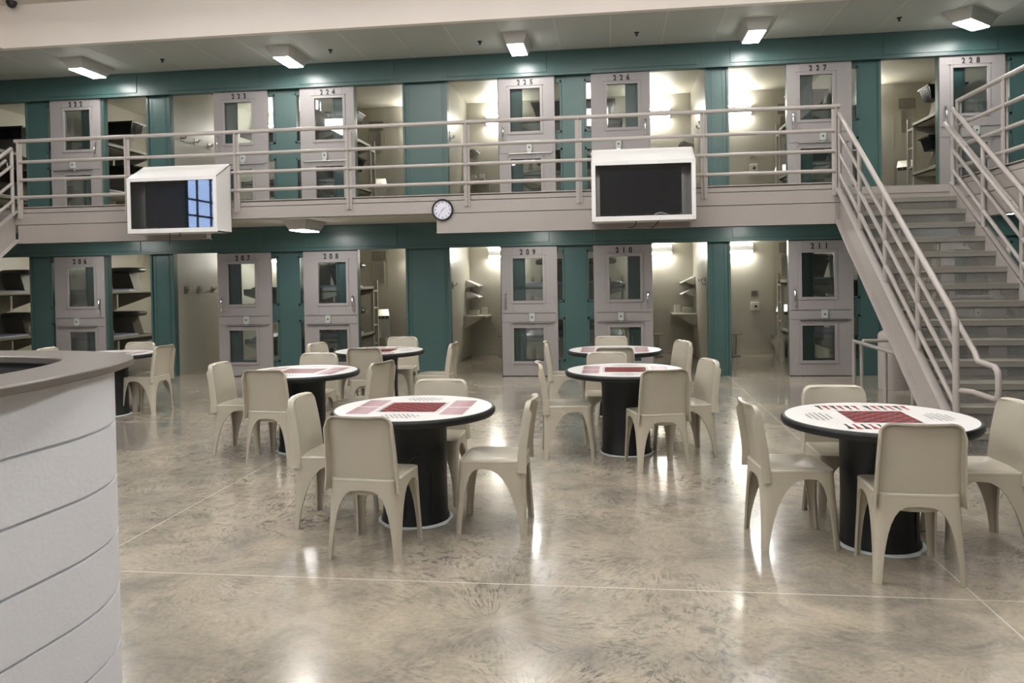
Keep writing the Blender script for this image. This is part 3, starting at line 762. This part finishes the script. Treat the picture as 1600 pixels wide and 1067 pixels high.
# ------------------------------------------------------------------ clock
t = thing('wall_clock', 'round black-rimmed wall clock with a white face on the walkway edge', 'clock', (-2.405, YR-.035, 2.615))
ck = Matrix.Rotation(PI/2, 4, 'X')
def onclk(mb, name, m, **k):
    o = mb.build(name, m, t, **k); o.matrix_local = ck; return o
onclk(MB().lathe([(.15, 0), (.155, .01), (.155, .03), (.145, .04), (.133, .038), (.131, .02)], n=48), 'rim', BLKP, smooth=True)
fc = onclk(MB().lathe([(.134, .0), (.134, .022)], n=48), 'face', CLOCKW)
nb = MB()
for k in range(1, 13):
    a = math.radians(90-30*k); text_mb(str(k), .036, nb, lambda v: (v.x+.107*math.cos(a), v.y+.107*math.sin(a), .0225+v.z), bold=.0006)
for k in range(60):
    a = math.radians(6*k); nb.add([(r*math.cos(a)+w*math.sin(a), r*math.sin(a)-w*math.cos(a), .0235) for r, w in ((.127, -.0006), (.131, -.0006), (.131, .0006), (.127, .0006))], [(0, 1, 2, 3)])
onclk(nb, 'numerals', INK)
def hand(ang, l, w, name):
    a = math.radians(ang); d = Vector((math.cos(a), math.sin(a), 0)); p = Vector((-d.y, d.x, 0)); z = Vector((0, 0, .026))
    onclk(MB().add([d*-.02+p*w*.6+z, d*-.02-p*w*.6+z, d*l-p*w*.3+z, d*l+p*w*.3+z], [(0, 1, 2, 3)]), name, INK)
hand(90-30*1.6, .062, .006, 'hour_hand'); hand(90-6*36, .092, .005, 'minute_hand')

# ------------------------------------------------------------------ game tables
def table(x, y, kind, label, seal=True):
    t = thing('game_table', label, 'table', (x, y, 0), 0, 'round game tables')
    R = .535
    b = MB()
    n = 64; b.add([(R*math.cos(2*PI*j/n), R*math.sin(2*PI*j/n), .766) for j in range(n)]+[(R*math.cos(2*PI*j/n), R*math.sin(2*PI*j/n), .735) for j in range(n)],
                  [tuple(range(n)), tuple(range(n, 2*n))[::-1]]+[(j, n+j, n+(j+1) % n, (j+1) % n) for j in range(n)], 0)
    z = .7668
    def rect(a0, a1, c0, c1, mi, dz=0.0):
        if kind == 'B': pts = [(-c1, a0), (-c0, a0), (-c0, a1), (-c1, a1)]
        else: pts = [(a0, c0), (a1, c0), (a1, c1), (a0, c1)]
        b.add([(p[0], p[1], z+dz) for p in pts], [(0, 1, 2, 3)], mi)
    def tri(pl, mi, dz=0.0):
        pts = [((-q[1], q[0]) if kind == 'B' else q) for q in pl]
        b.add([(p[0], p[1], z+dz) for p in pts], [tuple(range(len(pts)))], mi)
    H = .19; c = 2*H/8
    for i in range(8):
        for j in range(8): rect(-H+i*c, -H+(i+1)*c, -H+j*c, -H+(j+1)*c, 1 if (i+j) % 2 else 2)
    for d in (.010, .016):   # thin frame lines
        for s in (-1, 1): rect(s*(H+d), s*(H+d)+.002, -H-d, H+d, 2)
    for s in (-1, 1):
        if kind == 'A':
            for g in (-1, 1):
                c0, c1 = (.015, .285) if g > 0 else (-.285, -.015)
                rect(*sorted((s*.235, s*.395)), c0, c1, 3)
        for g in (-1, 1):
            for k in range(6):
                cc = g*(.0375+k*.045); w = .018 if kind == 'B' else .013
                a0, a1, a2 = s*.39, s*.30, s*.245
                tri([(a0, cc-w), (a0, cc+w), (a1, cc+w*.35), (a2, cc+w*.45), (a2, cc-w*.45), (a1, cc-w*.35)][::(1 if s < 0 else -1)], (1 if (k+(g > 0)) % 2 else 2), .0004)
        # chinese checkers dots between the board and the rim
        for r in range(5):
            m = (5, 8, 9, 8, 5)[r]
            for k in range(m):
                px = (k-(m-1)/2)*.030; py = s*(.30+r*.030-.015)
                b.add([((-(py+.008*math.sin(q*PI/3)) if kind == 'B' else px+.008*math.cos(q*PI/3)), (px+.008*math.cos(q*PI/3) if kind == 'B' else py+.008*math.sin(q*PI/3)), z+.0003) for q in range(6)], [(0, 1, 2, 3, 4, 5)], 2)
    b.build('tabletop', [LAMW, REDM, DRED, PINK], t)
    MB().lathe([(.52, .722), (.548, .718), (.558, .735), (.558, .752), (.548, .766), (.534, .7665), (.534, .74), (.52, .735)], n=64).build('edge_band', BLACK, t, smooth=True)
    p = MB().lathe([(.232, .004), (.232, .03), (.222, .05), (.218, .30), (.222, .62), (.235, .70), (.30, .722)], n=48).build('pedestal', BLACK, t, smooth=True)
    a = []
    for k in range(25):
        q = PI*k/24; u = .42*math.cos(q); zz = .30+.17*math.sin(q)
        a.append((.222*math.sin(u+.35), -.222*math.cos(u+.35), zz))
    a = [(a[0][0], a[0][1], .06)]+a+[(a[-1][0], a[-1][1], .06)]
    MB().tube(a, .006, 6).build('arch_panel', BLACK, p, smooth=True)
    if seal:
        v = MB(); n = 48; ring = []
        for rr, zz in ((.231, .012), (.243, .010), (.255, .002)):
            ring.append([((rr+(.007*math.sin(5*j*2*PI/n+x)+.003*math.sin(11*j*2*PI/n) if rr > .25 else 0))*math.cos(2*PI*j/n), (rr+(.007*math.sin(5*j*2*PI/n+x)+.003*math.sin(11*j*2*PI/n) if rr > .25 else 0))*math.sin(2*PI*j/n), zz) for j in range(n)])
        vs = [q for r_ in ring for q in r_]; v.add(vs, [(i*n+j, i*n+(j+1) % n, (i+1)*n+(j+1) % n, (i+1)*n+j) for i in range(2) for j in range(n)])
        v.build('floor_seal', SEAL, t, smooth=True)
    return t
TN = {1: 'the nearest left table', 5: 'the table beside the stairs', 3: 'the middle table right of centre', 4: 'the far table by door 210', 2: 'the middle table left of centre', 6: 'the far table by door 208', 7: 'the far left table beyond the counter'}
TP = {1: (-1.37, 5.22, 'A'), 5: (1.57, 4.95, 'B'), 3: (.095, 7.34, 'A'), 4: (0.0, 9.30, 'A'), 2: (-3.02, 7.27, 'A'), 6: (-2.88, 9.36, 'B'), 7: (-6.30, 9.08, 'A')}
TL = {1: 'round white game table with a black edge, the nearest one, left of centre', 5: 'round game table with bold red and black points, nearest right beside the stairs',
      3: 'round white game table in the middle row, right of centre', 4: 'round white game table in the far row in front of door 210',
      2: 'round white game table in the middle row, left of centre, in front of door 207', 6: 'round white game table in the far row in front of door 208',
      7: 'round white game table at the far left, partly hidden by the curved counter'}
for k, (x, y, kd) in TP.items(): table(x, y, kd, TL[k])

# ------------------------------------------------------------------ moulded chairs
def sq(u, v, n=9):
    k = 1/((abs(u)**n+abs(v)**n)**(1/n)); return u*k, v*k
def chair_top(u, v):
    a, c = sq(u, v); return Vector((a*(.212), c*.212-.005, .47))
def chair_bot(u, v):
    a, c = sq(u, v); hw = .228 if c > 0 else .228+.012*(-c); return Vector((a*hw, c*.240, 0))
def arch(H, pf, pr, tc=.45):
    # list of (t, h) from one leg to the other
    L = [(0, 0), (.04, 0), (.085, 0)]; n = 9
    for i in range(1, n+1):
        th = PI/2*i/n; q = math.cos(th)**(2/pf[0]); h = H*math.sin(th)**(2/pf[1]); L.append((.085+(tc-.085)*(1-q), h))
    k = len(L)-1
    for i in range(1, n+1):
        th = PI/2*(1-i/n); q = math.cos(th)**(2/pr[0]); h = H*max(0, math.sin(th))**(2/pr[1]); L.append((tc+(.915-tc)*q, h))
    L += [(.96, 0), (1, 0)]
    return L, k
def chair():
    t = thing('plastic_chair', '', 'chair')
    side, ks = arch(.425, (3.6, 2.2), (2.5, 1.6), .38)
    front, kf = arch(.425, (3.6, 2.1), (3.6, 2.1), .5)
    rear, kr = arch(.412, (3.8, 2.0), (3.8, 2.0), .5)
    # perimeter: each quadrant = half of a long side + half of a front/rear side, meeting at a corner
    def colm(u, v, h):
        T, B = chair_top(u, v), chair_bot(u, v); out = []
        for r in range(8):
            z = h+(.47-h)*r/7; f = 1-z/.47; p = T.lerp(B, f**1.15 if f > 0 else 0); out.append((p.x, p.y, z))
        return out
    for sx in (-1, 1):
        for fr in (1, 0):
            cols = []
            if fr:
                for (tt, h) in front[:kf+1][::-1]: cols.append(colm(sx*(1-2*tt), 1, h))
                for (tt, h) in side[1:ks+1]: cols.append(colm(sx, 1-2*tt, h))
            else:
                for (tt, h) in side[ks:]: cols.append(colm(sx, 1-2*tt, h))
                for (tt, h) in rear[1:kr+1]: cols.append(colm(sx*(1-2*tt), -1, h))
            n = len(cols); vs = [p for c_ in cols for p in c_]; fs = []
            for i in range(n-1):
                for r in range(7):
                    f = (i*8+r, (i+1)*8+r, (i+1)*8+r+1, i*8+r+1); fs.append(f if sx > 0 else f[::-1])
            o = MB().add(vs, [f[::-1] for f in fs]).build('leg', PLAST, t, smooth=True, angle=70)
            sd = o.modifiers.new('solid', 'SOLIDIFY'); sd.thickness = .014; sd.offset = -1; o.modifiers.new('edges', 'EDGE_SPLIT').split_angle = math.radians(50)
    # seat
    N = 64; rings = []
    for r in (1.0, 1.012, 1.0, .96, .88, .75, .6, .42, .22, .06):
        i = len(rings); R = []
        for j in range(N):
            a = 2*PI*j/N; ca, sa = math.cos(a), math.sin(a); m_ = max(abs(ca), abs(sa)); u, v = ca/m_, sa/m_
            p = chair_top(u, v); x, y = p.x*r, (p.y+.005)*r-.005
            if i == 0: z = .455
            elif i == 1: z = .467
            elif i == 2: z = .476
            else: z = .481-.026*(1-(r/1.0)**2)
            z -= .014*max(0, (y-.10)/.11)**2
            R.append((x, y, z))
        rings.append(R)
    vs = [p for R in rings for p in R]; fs = [(i*N+j, i*N+(j+1) % N, (i+1)*N+(j+1) % N, (i+1)*N+j) for i in range(len(rings)-1) for j in range(N)]; fs.append(tuple(range(len(vs)-N, len(vs))))
    o = MB().add(vs, fs).build('seat', PLAST, t, smooth=True, angle=80)
    # backrest shell with rearward flange
    zs = [.405, .43, .455, .48, .52, .57, .63, .69, .74, .78, .806, .822, .834, .842, .846]
    def yb(z):
        f = (z-.44)/.40; return -.178-.028*f-.030*max(0, f)**2.2 if f > 0 else -.178-.05*f
    nu = 17; rows = []
    for z in zs:
        w = .214-.016*(z-.44)/.40
        rr = .055
        if z > .846-rr: w -= rr*(1-math.sqrt(max(0, 1-((z-(.846-rr))/rr)**2)))
        row = []
        for i in range(nu):
            u = -1+2*i/(nu-1); u = math.copysign(abs(u)**.85, u)
            zz = z
            if z < .47: zz = z-.030*(1-u*u)*(.47-z)/.065
            row.append(Vector((u*w, yb(z)-.026*(1-u*u)*min(1, max(.3, (z-.34)/.2)), zz)))
        rows.append(row)
    vs = [p for r_ in rows for p in r_]; nr = len(rows)
    fs = [(i*nu+j, i*nu+j+1, (i+1)*nu+j+1, (i+1)*nu+j) for i in range(nr-1) for j in range(nu-1)]
    loop = [i*nu for i in range(nr)]+[(nr-1)*nu+j for j in range(1, nu)]+[i*nu+nu-1 for i in range(nr-2, -1, -1)]
    c0 = len(vs)
    prev = loop
    for st_, (dy, dn) in enumerate(((-.010, .004), (-.030, .006), (-.052, .007))):
        new = []
        for li in loop:
            p = vs[li]; k = .62 if p.z > .80 else 1.0
            cx_ = math.copysign(min(1, abs(p.x)/.2), p.x)
            low = max(0, (.50-p.z)/.1)
            q = Vector((p.x+cx_*(dn+.006*low), p.y+dy*k-.012*low*(st_/2), p.z+(dn if p.z > .82 else 0)))
            vs.append(q); new.append(len(vs)-1)
        for a_ in range(len(loop)-1): fs.append((prev[a_], prev[a_+1], new[a_+1], new[a_]))
        prev = new
    o = MB().add([tuple(v) for v in vs], fs).build('backrest', PLAST, t, smooth=True, angle=75)
    sd = o.modifiers.new('solid', 'SOLIDIFY'); sd.thickness = .009; sd.offset = 0; o.modifiers.new('edges', 'EDGE_SPLIT').split_angle = math.radians(55)
    return t
CH = [  # table, which side, x, y, facing vector
    (1, 'back to the camera, before', -1.46, 4.63, (.09, 1)), (1, 'left of', -1.90, 5.16, (1, .02)), (1, 'right of', -.80, 5.12, (-1, 0)), (1, 'behind', -1.35, 5.73, (0, -1)),
    (5, 'left of', 1.06, 4.99, (1, .09)), (5, 'back to the camera, before', 1.575, 4.52, (.03, 1)), (5, 'right of', 2.12, 5.0, (-1, 0)), (5, 'behind', 1.50, 5.40, (0, -1)),
    (3, 'left of', -.44, 7.22, (.99, .13)), (3, 'back to the camera, before', .34, 6.84, (-.28, .95)), (3, 'right of', .62, 7.30, (-.95, -.28)), (3, 'behind', -.08, 7.84, (0, -1)),
    (4, 'left of', -.56, 9.42, (1, 0.05)), (4, 'back to the camera, before', 0, 8.86, (0, 1)), (4, 'right of', .57, 9.33, (-.93, -.36)), (4, 'behind', -.04, 9.94, (0, -1)),
    (2, 'left of', -3.58, 7.21, (1, .02)), (2, 'back to the camera, before', -3.08, 6.88, (.10, 1)), (2, 'right of', -2.46, 7.36, (-.96, .27)), (2, 'behind', -3.18, 7.88, (0, -1)),
    (6, 'left of', -3.47, 9.40, (.97, -.2)), (6, 'back to the camera, before', -2.85, 8.97, (.05, 1)), (6, 'right of', -2.20, 9.38, (-1, 0)), (6, 'behind', -2.84, 10.08, (.05, -1)),
    (7, 'left of', -6.80, 8.99, (1, .1)), (7, 'right of', -5.90, 9.25, (-1, 0)), (7, 'behind', -6.30, 9.50, (0, -1)),
]
c0 = chair(); first = True
for tb, side, x, y, fv in CH:
    rz = math.atan2(-fv[0], fv[1])
    o = c0 if first else dup(c0, (x, y, 0), rz)
    if first: o.location = (x, y, 0); o.rotation_euler = (0, 0, rz); first = False
    o['label'] = ('beige plastic chair, its %s %s' % (side, TN[tb])) if side.startswith('back') else 'beige moulded plastic chair %s %s' % (side, TN[tb])
    o['group'] = 'beige plastic chairs around the tables'; o['category'] = 'chair'

# ------------------------------------------------------------------ control counter at the left
OUT = [(-2.33, .25), (-2.08, .60), (-1.89, 1.05), (-1.775, 1.45), (-1.72, 1.75), (-1.702, 1.98), (-1.698, 2.12), (-1.712, 2.28), (-1.728, 2.45), (-1.762, 2.60), (-1.812, 2.745), (-1.868, 2.85), (-1.945, 2.935), (-2.07, 3.015), (-2.26, 3.07), (-2.46, 3.105), (-2.75, 3.10), (-3.1, 3.01), (-3.5, 2.78), (-3.8, 2.38), (-3.95, 1.9)]
def smooth(P, it=2):
    for _ in range(it):
        Q = [P[0]]
        for a, b_ in zip(P, P[1:]):
            Q += [(a[0]*.75+b_[0]*.25, a[1]*.75+b_[1]*.25), (a[0]*.25+b_[0]*.75, a[1]*.25+b_[1]*.75)]
        P = Q+[P[-1]]
    return P
def offset(P, d):
    R = []
    for i, p in enumerate(P):
        a = P[max(0, i-1)]; b_ = P[min(len(P)-1, i+1)]; tx, ty = b_[0]-a[0], b_[1]-a[1]; l = math.hypot(tx, ty); R.append((p[0]-ty/l*d, p[1]+tx/l*d))
    return R
OUT = smooth(OUT)
t = thing('control_counter', 'curved white block counter with a taupe solid top at the left foreground', 'counter', (-2.6, 1.7, 0))
ox, oy = 2.6, -1.7
def strip(mb, P, Q, z0, z1, mi=0):
    n = len(P)
    vs = [(p[0]+ox, p[1]+oy, z) for z, R in ((z0, P), (z0, Q), (z1, Q), (z1, P)) for p in R]
    fs = []
    for i in range(n-1):
        for a, b_ in ((0, 1), (1, 2), (2, 3), (3, 0)): fs.append((a*n+i, a*n+i+1, b_*n+i+1, b_*n+i))
    fs += [(0, n, 2*n, 3*n), (n-1, 4*n-1, 3*n-1, 2*n-1)]
    mb.add(vs, fs, mi)
INN = offset(OUT, .245)
b = MB(); strip(b, OUT, INN, 1.335, 1.365); b.build('countertop', STONE, t, smooth=True, angle=35, bevel=.006)
WO = smooth([(-2.36, .28), (-2.12, .62), (-1.95, 1.05), (-1.84, 1.45), (-1.785, 1.80), (-1.769, 2.05), (-1.757, 2.22), (-1.750, 2.36), (-1.772, 2.52), (-1.825, 2.66), (-1.905, 2.78), (-2.02, 2.87), (-2.20, 2.96), (-2.45, 3.03), (-2.75, 3.03), (-3.1, 2.95), (-3.47, 2.73), (-3.76, 2.36), (-3.90, 1.9)])
WI = offset(WO, .09)
WG = offset(WO, .011)
b = MB(); zz = 0.0; js = [.124, .327, .530, .734, .937, 1.140]
z = 0
for j in js+[1.335]:
    strip(b, WO, WI, z, j-.006 if j < 1.3 else j)
    if j < 1.3: strip(b, WG, WI, j-.006, j+.006); z = j+.006
b.build('block_wall', CMU, t, smooth=True, angle=35)
b = MB(); strip(b, offset(OUT, .205), offset(OUT, .22), .9, 1.334); b.build('inner_panel', DESKG, t, smooth=True, angle=35)
I2 = offset(OUT, .222); I3 = offset(OUT, .52)
b = MB(); strip(b, I2, I3, 1.09, 1.12); b.build('inner_worktop', DESKG, t, smooth=True, angle=35)
o = MB().box(-.12, .12, -.02, .02, .07, .185).box(-.03, .03, -.01, .02, .02, .08).box(-.1, .1, -.08, .08, 0, .015).build('monitor', BLKP, bevel=.004)
o.location = (-2.30, 2.64, 1.121); o.rotation_euler = (0, 0, -.5)
tag(o, 'black computer monitor peeking above the inner side of the curved counter', 'monitor')
